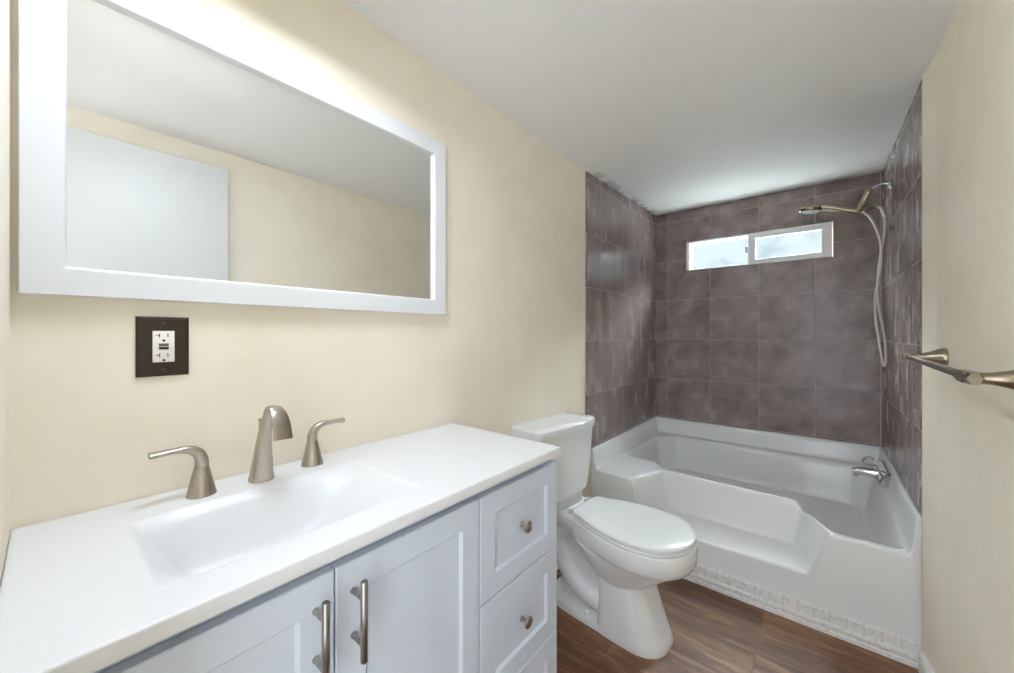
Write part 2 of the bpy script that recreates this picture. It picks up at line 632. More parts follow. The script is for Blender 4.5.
# near wall: doorway on the right where the camera stands
DX0, DX1, DZ = 0.66, 1.345, 2.14
bm = bmesh.new()
box(bm, (-0.1, YN - 0.1, 0), (DX0, YN, 2.30))
box(bm, (DX0, YN - 0.1, DZ), (W + 0.1, YN, 2.30))
struct(link('wall_near', bm, 'wall', smooth=False), 'cream wall at the left end of the vanity', 'wall')
# short hall outside the doorway
bm = bmesh.new()
box(bm, (0.1, -1.45, 0), (1.6, -1.35, 2.30))
box(bm, (0.1, -1.4, 0), (0.2, YN - 0.1, 2.30))
box(bm, (1.5, -1.4, 0), (1.6, YN - 0.1, 2.30))
struct(link('wall_hall', bm, 'wall', smooth=False), 'cream hall walls outside the doorway', 'wall')

# baseboard on the right wall
bm = bmesh.new()
pr = [(W + 0.0085, 0), (W - 0.018, 0), (W - 0.018, 0.062), (W - 0.013, 0.072), (W + 0.0085, 0.076)]
loft(bm, [[(x, 0.66, z) for x, z in pr], [(x, 2.044, z) for x, z in pr]])
struct(link('baseboard_right', bm, 'trim_white', smooth=False), 'white baseboard along the right wall', 'baseboard')

# door leaf, open flat against the right wall (seen in the mirror)
dr = bpy.data.objects.new('door_1', None)
COL.objects.link(dr)
dr.location = (W - 0.045, 0.0, 0)
struct(dr, 'white flush door standing open along the right wall, seen in the mirror', 'door')
bm = bmesh.new()
box(bm, (W - 0.065, -0.01, 0.012), (W - 0.03, 0.586, 2.080), 0.002, 1)
link('door_leaf', bm, 'door_paint', dr)
bm = bmesh.new()
lathe(bm, [(0.0, 0), (0.031, 0.0), (0.031, 0.006), (0.012, 0.012), (0.011, 0.03), (0.024, 0.04), (0.028, 0.052), (0.022, 0.066), (0.0, 0.07)], (W - 0.065, 0.545, 0.96), (-1, 0, 0), 24)
link('door_knob', bm, 'nickel', dr)

# ------------------------------------------------------------------ window
wn = bpy.data.objects.new('window_1', None)
COL.objects.link(wn)
wn.location = ((WX0 + WX1) / 2, YF, WZ0)
struct(wn, 'wide low sliding window high above the tub', 'window')


def ring_frame(bm, x0, x1, z0, z1, wl, wr, wb, wt, y0, y1):
    box(bm, (x0, y0, z0), (x0 + wl, y1, z1), 0.0015, 1)
    box(bm, (x1 - wr, y0, z0), (x1, y1, z1), 0.0015, 1)
    box(bm, (x0 + wl - 0.001, y0, z0), (x1 - wr + 0.001, y1, z0 + wb), 0.0015, 1)
    box(bm, (x0 + wl - 0.001, y0, z1 - wt), (x1 - wr + 0.001, y1, z1), 0.0015, 1)


bm = bmesh.new()
ring_frame(bm, WX0 + 0.004, WX1 - 0.002, WZ0 + 0.001, WZ1 - 0.003, 0.022, 0.012, 0.008, 0.014, YF - 0.004, YF + 0.075)
link('frame', bm, 'vinyl', wn)
XM = 0.688
bm = bmesh.new()
ring_frame(bm, XM - 0.028, WX1 - 0.012, WZ0 + 0.008, WZ1 - 0.014, 0.046, 0.046, 0.028, 0.030, YF + 0.002, YF + 0.030)
sash = link('sash', bm, 'vinyl', wn)
bm = bmesh.new()
box(bm, (XM + 0.012, YF + 0.014, WZ0 + 0.03), (WX1 - 0.05, YF + 0.018, WZ1 - 0.04))
link('pane', bm, 'pane', sash, smooth=False)
bm = bmesh.new()
ring_frame(bm, WX0 + 0.024, XM + 0.02, WZ0 + 0.008, WZ1 - 0.014, 0.014, 0.014, 0.006, 0.010, YF + 0.036, YF + 0.062)
sash2 = link('sash', bm, 'vinyl', wn)
bm = bmesh.new()
box(bm, (WX0 + 0.036, YF + 0.047, WZ0 + 0.012), (XM + 0.01, YF + 0.051, WZ1 - 0.022))
link('pane', bm, 'pane', sash2, smooth=False)
bm = bmesh.new()
box(bm, (XM - 0.046, YF + 0.010, WZ0 + 0.088), (XM - 0.027, YF + 0.026, WZ0 + 0.140), 0.003)
link('latch', bm, 'grey_plastic', sash)

# ------------------------------------------------------------------ bathtub (one moulded piece, height map with an apron)
def sm(a, b, v):
    s = np.clip((v - a) / (b - a), 0, 1)
    return s * s * (3 - 2 * s)


def poly_sd(px, py, poly):
    """signed distance, negative inside"""
    d = np.full(px.shape, 1e9)
    inside = np.zeros(px.shape, bool)
    n = len(poly)
    for i in range(n):
        ax, ay = poly[i]
        bx, by = poly[(i + 1) % n]
        ex, ey = bx - ax, by - ay
        wx, wy = px - ax, py - ay
        s = np.clip((wx * ex + wy * ey) / (ex * ex + ey * ey), 0, 1)
        d = np.minimum(d, np.hypot(wx - ex * s, wy - ey * s))
        c = ((ay > py) != (by > py)) & (px < (bx - ax) * (py - ay) / ((by - ay) + 1e-12) + ax)
        inside ^= c
    return np.where(inside, -d, d)


def blur(a, sig):
    k = int(sig * 3 + 1)
    g = np.exp(-0.5 * (np.arange(-k, k + 1) / sig) ** 2)
    g /= g.sum()
    for ax in (0, 1):
        pad = [(0, 0), (0, 0)]
        pad[ax] = (k, k)
        b_ = np.pad(a, pad, mode='edge')
        a = sum(g[i] * (b_[i:i + a.shape[0], :] if ax == 0 else b_[:, i:i + a.shape[1]]) for i in range(2 * k + 1))
    return a


TX0, TX1, TY1 = 0.003, W - 0.0035, YF - 0.001
DECK = 0.438
RR = 0.012
gx = np.linspace(TX0, TX1, 272)
gy = np.linspace(YT + RR, TY1, 230)
GX, GY = np.meshgrid(gx, gy)
DECK = 0.438 - 0.034 * np.clip((GX - 0.1) / 1.2, 0, 1) * np.clip((2.42 - GY) / 0.34, 0, 1) - 0.008 * np.clip((2.3 - GY) / 0.2, 0, 1)
# basin
bas = [(0.10, 2.46), (0.27, 2.46), (0.375, 2.368), (0.985, 2.368), (1.118, 2.150), (1.285, 2.150), (1.285, 3.03), (1.215, 3.100), (0.20, 3.100), (0.105, 2.99)]
sd = poly_sd(GX, GY, bas) - 0.032
back = sm(0, 0.055, TY1 - 0.105 - GY)
depth = 0.225 * sm(0.0, 0.058, -sd)
ramp = sm(2.36, 3.0, GY + np.clip(GX - 0.07, 0, 1) * 1.1)
depth = depth * np.where(GX < 0.6, ramp, 1.0)
hz = DECK - depth
# step cut into the front
seat = 0.206 + (GY - YT) / 0.21 * 0.029
dl = GX - (0.250 + (GY - YT) * 0.46)
dr_ = (1.094 - (GY - YT) * 0.42) - GX
db = 2.302 - GY
inside = (dl > 0) & (dr_ > 0) & (db > 0)
wl, wr_, wb_ = 0.040, 0.062 - (GY - YT) * 0.1, 0.018
t_ = np.minimum(np.minimum(np.clip(dl / wl, 0, 1), np.clip(dr_ / wr_, 0, 1)), np.clip(db / wb_, 0, 1))
hz = np.where(inside, DECK - (DECK - seat) * t_, hz)
hz = blur(hz, 1.3)
# flange up to the tiles
dw = np.minimum(np.minimum(GX - TX0, TX1 - GX), TY1 - GY)
hz = np.where(dw < 0.028, np.maximum(hz, 0.551 - (0.551 - DECK) * np.clip((dw - 0.010) / 0.018, 0, 1)), hz)
hz = blur(hz, 0.7)
h0 = hz[0]
verts, faces = [], []
nx = len(gx)


def row(ylist, zlist):
    i0 = len(verts) // nx
    for x, y, z in zip(gx, ylist, zlist):
        verts.append((float(x), float(y), float(z)))


row([YT] * nx, [0.0] * nx)
for s in np.linspace(0.12, 1.0, 9):
    row([YT] * nx, (h0 - RR) * s)
for a in np.linspace(0.2, 1.0, 5)[:-1]:
    th = a * math.pi / 2
    row([YT + RR * (1 - math.cos(th))] * nx, h0 - RR + RR * math.sin(th))
for j in range(len(gy)):
    row([gy[j]] * nx, hz[j])
row([TY1] * nx, [0.02] * nx)
nr = len(verts) // nx
for j in range(nr - 1):
    for i in range(nx - 1):
        a = j * nx + i
        faces.append((a, a + 1, a + nx + 1, a + nx))
bm = bmesh.new()
bv = [bm.verts.new(v) for v in verts]
for f in faces:
    bm.faces.new([bv[i] for i in f])
tubo = link('bathtub', bm, 'tub', angle=60)
tag(tubo, 'white alcove garden bathtub with a step cut into its front', 'bathtub')

# moulded strip at the foot of the tub
bm = bmesh.new()
pr = [(YT - 0.0005, 0.084), (YT - 0.012, 0.084), (YT - 0.016, 0.080), (YT - 0.018, 0.042), (YT - 0.028, 0.038), (YT - 0.030, 0.030), (YT - 0.025, 0.024), (YT - 0.025, 0.017), (YT - 0.031, 0.013), (YT - 0.033, 0.0), (YT - 0.0005, 0.0)]
loft(bm, [[(0.004, y, z) for y, z in pr], [(W - 0.006, y, z) for y, z in pr]])
struct(link('trim_4', bm, 'blocks', angle=25), 'white moulded block strip where the tub meets the floor', 'trim')

# ------------------------------------------------------------------ vanity
VY0, VY1 = -0.034, 0.9675
va = thing('vanity_cabinet', 'white shaker vanity cabinet with two doors and three drawers', 'cabinet', (0.22, 0.466, 0))
bm = bmesh.new()
CX = 0.434
box(bm, (0.004, VY0, 0.0), (CX, VY0 + 0.016, 0.882))
box(bm, (0.004, VY1 - 0.016, 0.0), (CX, VY1, 0.882))
box(bm, (0.004, VY0 + 0.016, 0.10), (CX, VY1 - 0.016, 0.116))
box(bm, (0.004, VY0 + 0.016, 0.10), (0.012, VY1 - 0.016, 0.76))
box(bm, (0.37, VY0 + 0.016, 0.0), (0.384, VY1 - 0.016, 0.10))
box(bm, (CX - 0.018, VY0 + 0.016, 0.835), (CX, VY1 - 0.016, 0.882))
box(bm, (CX - 0.018, VY0 + 0.016, 0.10), (CX, VY1 - 0.016, 0.125))
box(bm, (CX - 0.018, 0.615, 0.12), (CX, 0.65, 0.84))
link('carcass', bm, 'cabinet', va, smooth=False)


def shaker(y0, y1, z0, z1, xb=CX + 0.002, th=0.020, fw=0.052, inset=0.007):
    bm = bmesh.new()
    xf = xb + th

    def ring(x, d):
        return [(x, y0 + d, z0 + d), (x, y1 - d, z0 + d), (x, y1 - d, z1 - d), (x, y0 + d, z1 - d)]
    loft(bm, [ring(xb, 0.0), ring(xf - 0.002, 0.0), ring(xf, 0.002), ring(xf, fw), ring(xf - inset, fw + 0.006), ring(xf - inset, fw + 0.012)])
    return bm


def bar_pull(yc, z0, z1, zp):
    bm = bmesh.new()
    xb = CX + 0.022
    xc = xb + 0.034
    lathe(bm, [(0, 0), (0.0052, 0), (0.006, 0.0012), (0.006, z1 - z0 - 0.0012), (0.0052, z1 - z0), (0, z1 - z0)], (xc, yc, z0), (0, 0, 1), 20)
    for z in zp:
        lathe(bm, [(0.0058, -0.003), (0.0052, 0.003), (0.0045, 0.008), (0.0045, xc - xb)], (xb, yc, z), (1, 0, 0), 16)
    return bm


for (y0, y1, hy) in ((VY0 + 0.002, 0.2935, 0.264), (0.2965, 0.6315, 0.326)):
    d = link('door', shaker(y0, y1, 0.108, 0.859), 'cabinet', va, angle=20)
    link('handle', bar_pull(hy, 0.707, 0.838, (0.809, 0.734)), 'steel', d)
for (z0, z1) in ((0.6085, 0.859), (0.3605, 0.6055), (0.108, 0.3575)):
    d = link('drawer', shaker(0.6355, VY1 - 0.001, z0, z1), 'cabinet', va, angle=20)
    bm = bmesh.new()
    lathe(bm, [(0.007, -0.004), (0.0068, 0.002), (0.0048, 0.006), (0.0045, 0.012), (0.007, 0.016), (0.0145, 0.020), (0.0155, 0.0225), (0.0145, 0.0255), (0.009, 0.028), (0.0, 0.029)], (CX + 0.0155, 0.801, (z0 + z1) / 2), (1, 0, 0), 28)
    link('knob', bm, 'steel', d)

# countertop with moulded basin
KX0, KX1, KY0, KY1, KZ = 0.002, 0.472, -0.0412, 0.961, 0.908
gx = np.linspace(KX0 + 0.003, KX1 - 0.003, 150)
gy = np.linspace(KY0 + 0.003, KY1 - 0.003, 300)
GX, GY = np.meshgrid(gx, gy)
bx0, bx1, by0, by1 = 0.124, 0.398, 0.090, 0.514
fx = np.minimum(sm(0, 0.085, GX - bx0), sm(0, 0.10, bx1 - GX))
fy = np.minimum(sm(0, 0.075, GY - by0), sm(0, 0.17, by1 - GY))
rimx = np.clip((GX - bx0) / 0.006, 0, 1) * np.clip((bx1 - GX) / 0.006, 0, 1)
rimy = np.clip((GY - by0) / 0.006, 0, 1) * np.clip((by1 - GY) / 0.006, 0, 1)
dep = 0.005 * rimx * rimy + 0.095 * fx * fy
# low ledge behind the basin where the faucet stands
hz = blur(KZ - dep, 0.8)
bm = bmesh.new()
vv = [[bm.verts.new((float(gx[i]), float(gy[j]), float(hz[j, i]))) for i in range(len(gx))] for j in range(len(gy))]
for j in range(len(gy) - 1):
    for i in range(len(gx) - 1):
        bm.faces.new((vv[j][i], vv[j][i + 1], vv[j + 1][i + 1], vv[j + 1][i]))
loop = vv[0][:] + [vv[j][-1] for j in range(1, len(gy))] + vv[-1][-2::-1] + [vv[j][0] for j in range(len(gy) - 2, 0, -1)]


def outward(v, d, dz):
    x = KX0 if abs(v.co.x - gx[0]) < 1e-4 else (KX1 if abs(v.co.x - gx[-1]) < 1e-4 else v.co.x)
    y = KY0 if abs(v.co.y - gy[0]) < 1e-4 else (KY1 if abs(v.co.y - gy[-1]) < 1e-4 else v.co.y)
    x = v.co.x + (x - v.co.x) * d
    y = v.co.y + (y - v.co.y) * d
    return bm.verts.new((x, y, KZ + dz))


prev = loop
for d, dz in ((0.7, -0.0009), (1.0, -0.003), (1.0, -0.0235), (-6.0, -0.0245)):
    cur = [outward(v, d, dz) for v in loop]
    for i in range(len(loop)):
        j = (i + 1) % len(loop)
        bm.faces.new((prev[i], prev[j], cur[j], cur[i]))
    prev = cur
ct = link('countertop', bm, 'counter', angle=50)
tag(ct, 'glossy white vanity top with a moulded rectangular basin', 'countertop')

# ------------------------------------------------------------------ faucet
fa = thing('sink_faucet', 'brushed nickel widespread faucet behind the basin', 'faucet', (0.075, 0.309, KZ))
bm = bmesh.new()
path = [(0.075, 0.309, KZ + 0.0003), (0.0765, 0.309, KZ + 0.002), (0.080, 0.311, KZ + 0.055), (0.085, 0.313, KZ + 0.105), (0.095, 0.317, KZ + 0.143), (0.115, 0.319, KZ + 0.165), (0.140, 0.321, KZ + 0.160), (0.158, 0.322, KZ + 0.137), (0.168, 0.322, KZ + 0.104)]
rad = [(0.0255, 0.0255), (0.0250, 0.0250), (0.0185, 0.0180), (0.0132, 0.0125), (0.0115, 0.0095), (0.0145, 0.0070), (0.0175, 0.0052), (0.0195, 0.0042), (0.0208, 0.0036)]
P = catmull(path, 6)
ra = lerp_list([r[0] for r in rad], 6)
rb = lerp_list([r[1] for r in rad], 6)
sweep(bm, P, list(zip(ra, rb)), 28, up=(1, 0, 0), power=2.3)
tube(bm, [(0.068, 0.311, KZ + 0.07), (0.064, 0.310, KZ + 0.105), (0.063, 0.310, KZ + 0.132)], 0.0018, 10, 4)
lathe(bm, [(0, -0.002), (0.0028, 0), (0.0030, 0.003), (0.002, 0.006), (0, 0.007)], (0.063, 0.310, KZ + 0.131), (0, 0, 1), 12)
link('spout', bm, 'nickel', fa, angle=40)
for (y, sgn, xx) in ((0.201, -1, 0.074), (0.428, 1, 0.062)):
    bm = bmesh.new()
    lathe(bm, [(0.0, 0.0003), (0.0255, 0.0003), (0.0255, 0.002), (0.0245, 0.005), (0.0125, 0.058), (0.0118, 0.0592), (0, 0.0592)], (xx, y, KZ), (0, 0, 1), 32)
    hb = link('handle_base', bm, 'nickel', fa)
    bm = bmesh.new()
    path = [(xx, y, KZ + 0.0592), (xx, y, KZ + 0.072), (xx, y + sgn * 0.006, KZ + 0.087), (xx + 0.001, y + sgn * 0.022, KZ + 0.098), (xx + 0.002, y + sgn * 0.050, KZ + 0.100), (xx + 0.003, y + sgn * 0.080, KZ + 0.099)]
    ra = lerp_list([0.0118, 0.0115, 0.0108, 0.0095, 0.0095, 0.0130], 6)
    rb = lerp_list([0.0118, 0.0115, 0.0105, 0.0080, 0.0055, 0.0060], 6)
    sweep(bm, catmull(path, 6), list(zip(ra, rb)), 24, up=(0, 1, 0) if False else (0, -sgn, 0), power=2.2)
    link('lever', bm, 'nickel', hb, angle=40)

# ------------------------------------------------------------------ wall mirror
mi = thing('wall_mirror', 'large rectangular mirror in a white frame on the cream wall', 'mirror', (0.002, 0.44, 1.309))
MY0, MY1, MZ0, MZ1 = -0.033, 0.912, 1.309, 1.9235
fw = 0.0535


def mring(x, d):
    return [(x, MY0 + d, MZ0 + d), (x, MY1 - d, MZ0 + d), (x, MY1 - d, MZ1 - d), (x, MY0 + d, MZ1 - d)]


bm = bmesh.new()
rings = [mring(0.001, 0.0), mring(0.0205, 0.0), mring(0.022, 0.0015), mring(0.022, fw - 0.006), mring(0.0205, fw - 0.003), mring(0.0085, fw), mring(0.001, fw)]
vr = loft(bm, rings, False, False)
for i in range(4):
    j = (i + 1) % 4
    bm.faces.new((vr[-1][i], vr[-1][j], vr[0][j], vr[0][i]))
link('frame', bm, 'frame_white', mi, angle=20)
bm = bmesh.new()
box(bm, (0.003, MY0 + fw - 0.004, MZ0 + fw - 0.004), (0.0085, MY1 - fw + 0.004, MZ1 - fw + 0.004))
link('glass', bm, 'mirror', mi, smooth=False)

# ------------------------------------------------------------------ outlet
oy, oz = 0.152, 1.214
ou = thing('wall_outlet', 'white receptacle in a dark bronze wall plate below the mirror', 'outlet', (0.0, oy, oz))
bm = bmesh.new()


def oring(x, hy, hz):
    return [(x, oy - hy, oz - hz), (x, oy + hy, oz - hz), (x, oy + hy, oz + hz), (x, oy - hy, oz + hz)]


loft(bm, [oring(0.0003, 0.0415, 0.0615), oring(0.003, 0.0415, 0.0615), oring(0.0065, 0.0375, 0.0575), oring(0.0068, 0.0368, 0.0568)])
link('cover_plate', bm, 'bronze', ou, angle=15)
for z in (oz + 0.0478, oz - 0.0478):
    bm = bmesh.new()
    lathe(bm, [(0, 0), (0.0034, 0), (0.0034, 0.0008), (0.0022, 0.0016), (0, 0.0017)], (0.0066, oy, z), (1, 0, 0), 16)
    box(bm, (0.0080, oy - 0.0026, z - 0.0004), (0.0086, oy + 0.0026, z + 0.0004))
    link('screw', bm, 'steel_dark', ou)
bm = bmesh.new()
box(bm, (0.005, oy - 0.0172, oz - 0.0325), (0.0086, oy + 0.0172, oz + 0.0325), 0.0012, 2)
rc = link('receptacle', bm, 'ivory', ou)
for s in (1, -1):
    bm = bmesh.new()
    zc_ = oz + s * 0.0205 + 0.0025
    box(bm, (0.0083, oy - 0.0075, zc_ - 0.0042), (0.0088, oy - 0.0060, zc_ + 0.0042))
    box(bm, (0.0083, oy - 0.0125, zc_ - 0.0007), (0.0088, oy - 0.0070, zc_ + 0.0007))
    box(bm, (0.0083, oy + 0.0055, zc_ - 0.0034), (0.0088, oy + 0.0072, zc_ + 0.0034))
    lathe(bm, [(0, 0), (0.0024, 0), (0.0024, 0.0005), (0, 0.0006)], (0.0083, oy, zc_ - 0.0105), (1, 0, 0), 14)
    link('socket_slots', bm, 'black', rc, smooth=False)
bm = bmesh.new()
box(bm, (0.0083, oy - 0.0077, oz + 0.0008), (0.0096, oy + 0.0077, oz + 0.0064), 0.0004, 1)
link('reset_button', bm, 'dark_red', rc)
bm = bmesh.new()
box(bm, (0.0083, oy - 0.0077, oz - 0.0060), (0.0096, oy + 0.0077, oz - 0.0010), 0.0004, 1)
link('test_button', bm, 'black', rc)

# ------------------------------------------------------------------ toilet
TY, TK = 1.597, 1.540          # bowl axis, tank middle
to = thing('toilet', 'white two-piece toilet with closed lid between vanity and tub', 'toilet', (0.02, TY, 0))
to.rotation_euler = (0, 0, math.radians(-4.5))      # stands slightly askew


def egg(xb, xf, w, z, n=48, pw=2.3, xm=None, pwb=None):
    """closed outline: back x, front x, half width; widest at xm"""
    if xm is None:
        xm = xb + (xf - xb) * 0.45
    ring = []
    for k in range(n):
        a = 2 * math.pi * k / n
        c, s = math.cos(a), math.sin(a)
        q = pw if c >= 0 else (pwb or pw)
        e = 2.0 / q
        cc = math.copysign(abs(c) ** e, c)
        ss = math.copysign(abs(s) ** e, s)
        ring.append((xm + cc * ((xf - xm) if c >= 0 else (xm - xb)), TY + w * ss, z))
    return ring


# lid outline: straight shouldered back flaring into an egg
LID = [(0.212, 0.0), (0.213, 0.06), (0.220, 0.094), (0.238, 0.112), (0.27, 0.122), (0.31, 0.139), (0.37, 0.161), (0.44, 0.176), (0.52, 0.180), (0.59, 0.165), (0.64, 0.138), (0.675, 0.094), (0.694, 0.046), (0.699, 0.0)]
half = catmull([(x, y, 0) for x, y in LID], 4)
full = [(q.x, q.y) for q in half] + [(q.x, -q.y) for q in reversed(half[1:-1])]


def outline(d, z, sx=0.0):
    """lid outline moved inward by d at height z (TY axis)"""
    n = len(full)
    ring = []
    for k in range(n):
        x0, y0 = full[k - 1]
        x1, y1 = full[(k + 1) % n]
        tx, ty = x1 - x0, y1 - y0
        L_ = math.hypot(tx, ty) or 1.0
        x, y = full[k]
        ring.append((x + sx + d * ty / L_, TY + y - d * tx / L_, z))
    return ring


def shrink(f_, z):
    return [(0.44 + (x - 0.44) * f_, TY + y * f_, z) for x, y in full]


bm = bmesh.new()
# bowl rim, closed top, curving under into the stem
NE = len(full)
loft(bm, [shrink(0.7, 0.425), outline(0.004, 0.425), outline(-0.002, 0.420), outline(-0.004, 0.395), outline(-0.002, 0.360), outline(0.004, 0.346), outline(0.013, 0.340), outline(0.022, 0.334)])
loft(bm, [egg(0.20, 0.672, 0.164, 0.342, pw=2.2), egg(0.215, 0.660, 0.160, 0.328, pw=2.2), egg(0.235, 0.632, 0.150, 0.300, pw=2.2), egg(0.262, 0.594, 0.137, 0.268, pw=2.2),
          egg(0.295, 0.555, 0.124, 0.240, pw=2.3), egg(0.34, 0.520, 0.108, 0.210, pw=2.3), egg(0.37, 0.50, 0.09, 0.17, pw=2.3)])
# front pedestal
loft(bm, [egg(0.344, 0.610, 0.120, 0.0, pw=2.7, xm=0.46, pwb=8), egg(0.344, 0.612, 0.122, 0.010, pw=2.7, xm=0.46, pwb=8), egg(0.346, 0.602, 0.120, 0.03, pw=2.7, xm=0.46, pwb=8), egg(0.349, 0.575, 0.116, 0.10, pw=2.6, xm=0.45, pwb=8),
          egg(0.352, 0.548, 0.113, 0.18, pw=2.5, xm=0.44, pwb=8), egg(0.355, 0.530, 0.111, 0.235, pw=2.5, xm=0.44, pwb=8), egg(0.358, 0.525, 0.108, 0.27, pw=2.5, xm=0.44, pwb=8)])
# foot plate
loft(bm, [egg(0.06, 0.52, 0.118, 0.0, pw=4, pwb=3.0), egg(0.06, 0.52, 0.119, 0.020, pw=4, pwb=3.0), egg(0.065, 0.51, 0.114, 0.030, pw=4, pwb=3.0), egg(0.09, 0.47, 0.09, 0.034, pw=4, pwb=3.0)])
# centre web and rear deck under the tank
loft(bm, [egg(0.10, 0.46, 0.060, 0.02, pw=4), egg(0.11, 0.46, 0.050, 0.12, pw=4), egg(0.10, 0.46, 0.055, 0.26, pw=4), egg(0.07, 0.46, 0.075, 0.34, pw=4)])
loft(bm, [egg(0.050, 0.34, 0.080, 0.340, pw=4), egg(0.03, 0.36, 0.108, 0.375, pw=4), egg(0.025, 0.37, 0.116, 0.395, pw=4), egg(0.025, 0.37, 0.116, 0.422, pw=4), egg(0.032, 0.36, 0.108, 0.430, pw=4)])
loft(bm, [egg(0.03, 0.165, 0.100, 0.425, pw=4), egg(0.03, 0.160, 0.095, 0.485, pw=4)])
# trapway bulge on both flanks
for s in (-1, 1):
    tube(bm, [(0.16, TY + s * 0.050, 0.36), (0.125, TY + s * 0.052, 0.29), (0.14, TY + s * 0.054, 0.215), (0.185, TY + s * 0.052, 0.145), (0.255, TY + s * 0.046, 0.095), (0.34, TY + s * 0.040, 0.075), (0.42, TY + s * 0.035, 0.08)],
         [0.044, 0.045, 0.045, 0.046, 0.046, 0.044, 0.042], 20, 8)
bowl = link('bowl', bm, 'porcelain', to, angle=40)
for s in (-1, 1):
    bm = bmesh.new()
    lathe(bm, [(0.0, 0.0), (0.0145, 0.0), (0.0145, 0.012), (0.011, 0.020), (0.006, 0.0235), (0.0, 0.0245)], (0.298, TY + s * 0.097, 0.029), (0, 0, 1), 20)
    link('bolt_cap', bm, 'seat_plastic', to)
# seat ring and lid
bm = bmesh.new()
vr = loft(bm, [shrink(0.6, 0.4265), outline(0.003, 0.4265), outline(0.0005, 0.430), outline(0.0005, 0.435), outline(0.004, 0.4385), shrink(0.6, 0.4385)], False, False)
for k in range(NE):
    j = (k + 1) % NE
    bm.faces.new((vr[-1][k], vr[-1][j], vr[0][j], vr[0][k]))
link('seat', bm, 'seat_plastic', to)
bm = bmesh.new()
loft(bm, [outline(0.006, 0.4405), outline(0.001, 0.442), outline(0.0, 0.447), outline(0.001, 0.454), outline(0.005, 0.4575), shrink(0.93, 0.4595), shrink(0.75, 0.461), shrink(0.45, 0.4618)])
for s in (-1, 1):
    box(bm, (0.186, TY + s * 0.07 - 0.020, 0.4275), (0.205, TY + s * 0.07 + 0.020, 0.452), 0.005)
link('lid', bm, 'seat_plastic', to)


# tank
def rrect(x0, x1, y0, y1, r, z, bulge=0.0, n=6):
    pts = []
    for (cx, cy, a0) in ((x1 - r, y1 - r, 0), (x0 + r, y1 - r, 90), (x0 + r, y0 + r, 180), (x1 - r, y0 + r, 270)):
        for k in range(n + 1):
            a = math.radians(a0 + 90 * k / n)
            x = cx + r * math.cos(a)
            y = cy + r * math.sin(a)
            pts.append([x, y, z])
        # extra points along the front edge
    out = []
    for k, q in enumerate(pts):
        out.append(q)
        nxt = pts[(k + 1) % len(pts)]
        if math.hypot(nxt[0] - q[0], nxt[1] - q[1]) > r * 0.9:
            for s in np.linspace(0, 1, 9)[1:-1]:
                out.append([q[0] + (nxt[0] - q[0]) * s, q[1] + (nxt[1] - q[1]) * s, z])
    yc, hw = (y0 + y1) / 2, (y1 - y0) / 2
    for q in out:
        fx_ = (q[0] - x0) / (x1 - x0)
        q[0] += bulge * fx_ * (1 - ((q[1] - yc) / hw) ** 2)
    return [tuple(q) for q in out]


bm = bmesh.new()
loft(bm, [rrect(0.030, 0.150, TK - 0.175, TK + 0.175, 0.035, 0.482, 0.015), rrect(0.022, 0.164, TK - 0.190, TK + 0.190, 0.036, 0.492, 0.018), rrect(0.014, 0.170, TK - 0.202, TK + 0.202, 0.033, 0.58, 0.020),
          rrect(0.010, 0.173, TK - 0.213, TK + 0.213, 0.030, 0.70, 0.021), rrect(0.008, 0.175, TK - 0.220, TK + 0.220, 0.028, 0.787, 0.022)])
link('tank', bm, 'porcelain', to)
bm = bmesh.new()
loft(bm, [rrect(0.008, 0.176, TK - 0.222, TK + 0.222, 0.028, 0.786, 0.022), rrect(0.005, 0.182, TK - 0.230, TK + 0.230, 0.030, 0.789, 0.023), rrect(0.005, 0.184, TK - 0.232, TK + 0.232, 0.031, 0.812, 0.023),
          rrect(0.006, 0.182, TK - 0.230, TK + 0.230, 0.031, 0.821, 0.023), rrect(0.010, 0.175, TK - 0.223, TK + 0.223, 0.028, 0.826, 0.023), rrect(0.03, 0.14, TK - 0.17, TK + 0.17, 0.02, 0.8275, 0.02)])
link('tank_lid', bm, 'porcelain', to)
bm = bmesh.new()
lathe(bm, [(0, -0.004), (0.013, -0.004), (0.013, 0.003), (0.008, 0.006), (0.007, 0.014), (0, 0.015)], (0.178, TK - 0.155, 0.752), (1, 0, 0), 18)
sweep(bm, catmull([(0.190, TK - 0.150, 0.752), (0.193, TK - 0.130, 0.751), (0.193, TK - 0.108, 0.749)], 4), lerp_list([0.006, 0.0055, 0.0065], 4), 12)
link('flush_lever', bm, 'chrome', to)

# ------------------------------------------------------------------ towel bar on the right wall
XB = W - 0.075
tb = thing('towel_bar', 'brushed nickel towel bar on the cream right wall', 'towel bar', (W, 1.47, 1.165))
bm = bmesh.new()
tube(bm, [(XB, 1.792, 1.166), (XB, 1.15, 1.156)], 0.0085, 20, 1)
lathe(bm, [(0, 0), (0.0105, 0), (0.0115, 0.002), (0.0115, 0.010), (0.010, 0.012)], (XB, 1.788, 1.166), (0, 1, 0), 20)
link('bar', bm, 'old_nickel', tb)
for (y, z) in ((1.795, 1.1655), (1.125, 1.156)):
    bm = bmesh.new()
    lathe(bm, [(0.030, -0.007), (0.030, 0.003), (0.028, 0.007), (0.017, 0.030), (0.0115, 0.052), (0.0105, 0.075), (0.011, 0.088), (0, 0.0895)], (W + 0.0015, y, z), (-1, 0, 0), 28)
    if y < 1.5:
        lathe(bm, [(0.0105, -0.035), (0.0130, -0.030), (0.0140, 0.0), (0.0135, 0.050), (0.0100, 0.078), (0.009, 0.080)], (XB, y + 0.012, z), (0, 1, 0), 6)
    link('mount', bm, 'old_nickel', tb)

